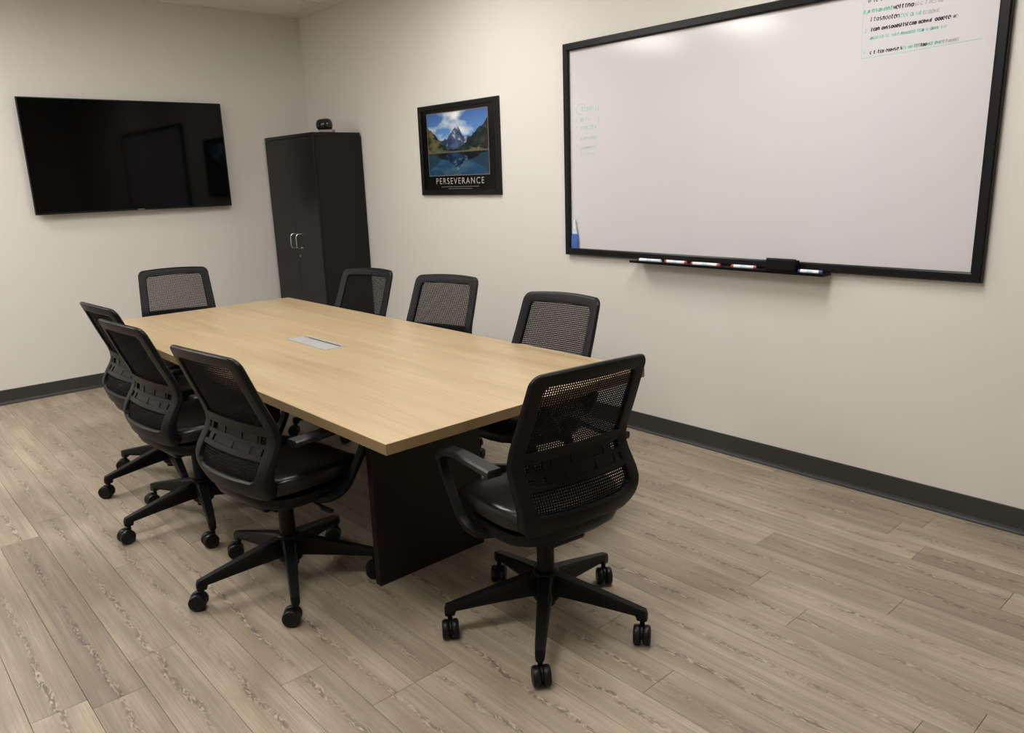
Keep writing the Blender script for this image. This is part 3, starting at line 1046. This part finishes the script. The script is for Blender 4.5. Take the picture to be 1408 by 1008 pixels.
for k, (z, x1) in enumerate(((1.828, 3.44), (1.782, 3.492), (1.722, 3.492), (1.670, 3.492), (1.632, 3.485))):
    scribble(3.368, x1, z, z + .006, .024 - .002 * k, [(1, 'ink_pale')], 20 + k, .0034 - .0003 * k)
bm = B()
for z in (1.835, 1.795, 1.735, 1.685):
    ribbon(bm, [(3.334, z), (3.338, z + .014)], .004, WY)
ribbon(bm, [(3.515, 1.85), (3.512, 1.82)], .003, WY)
wpart('handwriting', bm, 'ink_pale', wbd)

# spray bottle standing on the lower frame bar
sb = thing('spray_bottle', 'small blue and white spray bottle standing in the whiteboard corner', 'bottle', (3.320, -.0245, WZ0 + FW))
def oval(z, a, b_, n=20):
    return [Vector((a * math.cos(2 * math.pi * k / n), b_ * math.sin(2 * math.pi * k / n), z)) for k in range(n)]
bm = B()
rings(bm, [oval(0, .026, .0085), oval(.004, .029, .0095), oval(.05, .029, .0095), oval(.075, .027, .0095), oval(.088, .022, .009)])
mesh_obj('body', bm, 'blue_plastic', sb, smooth=True)
bm = B()
rings(bm, [oval(.0885, .022, .009), oval(.105, .019, .0088), oval(.118, .013, .008)])
mesh_obj('shoulder', bm, 'pale_plastic', sb, smooth=True)
bm = B()
rings(bm, [oval(.118, .012, .0085), oval(.135, .012, .0085), oval(.150, .009, .008), oval(.172, .006, .006)])
mesh_obj('nozzle', bm, 'white_plastic', sb, smooth=True)

# markers on the tray (axis along X)
def marker(x0, x1, y, z, cap, cap_side, label, rot=0.0):
    L = x1 - x0
    rd = .0095
    t = thing('marker', label, 'marker', ((x0 + x1) / 2, y, z + rd), rot, 'dry-erase markers on the tray')
    h = L / 2
    cl = .016
    s = 1 if cap_side > 0 else -1
    mesh_obj('barrel', lathe(B(), [(rd * .7, -h * s), (rd * .93, -(h - .004) * s), (rd * .93, (h - cl) * s)], 14, 'X'), 'white_plastic', t, smooth=True)
    mesh_obj('cap', lathe(B(), [(rd, (h - cl) * s), (rd, (h - .006) * s), (rd * .7, h * s)], 14, 'X'), 'white_plastic' if cap is None else cap, t, smooth=True)
    mesh_obj('printed_band', lathe(B(), [(rd * .95, -.018), (rd * .95, .012)], 14, 'X'), 'pale_plastic', t, smooth=True)
    mesh_obj('end_plug', lathe(B(), [(rd * .72, -(h + .003) * s), (rd * .96, -(h - .004) * s), (rd * .96, -(h - .010) * s)], 14, 'X'), cap or 'pale_plastic', t, smooth=True)
TRZ = 1.0355
marker(3.862, 4.010, -.066, TRZ, None, -1, 'all-white dry-erase marker at the end of the tray far from the eraser', .02)
marker(4.035, 4.180, -.062, TRZ, 'red_plastic', -1, 'white dry-erase marker with red cap pointing at the all-white marker', -.03)
marker(4.218, 4.392, -.068, TRZ, 'red_plastic', 1, 'white dry-erase marker in the middle of the tray, red cap toward the eraser', .015)
marker(4.455, 4.592, -.060, TRZ, 'red_plastic', -1, 'white dry-erase marker with red cap lying just before the black eraser', .03)
marker(4.826, 4.945, -.068, TRZ, 'navy_plastic', 1, 'white dry-erase marker with navy cap between the eraser and the tray end', -.02)
# eraser leaning on the frame
er = thing('board_eraser', 'black felt whiteboard eraser standing on the tray', 'eraser', (4.735, -.060, TRZ))
mesh_obj('felt_pad', bx(-.078, .078, -.004, .022, 0, .056, bev=.003), 'felt', er)
mesh_obj('grip', bx(-.080, .080, -.022, -.0045, .001, .064, bev=.008), 'black_plastic', er)
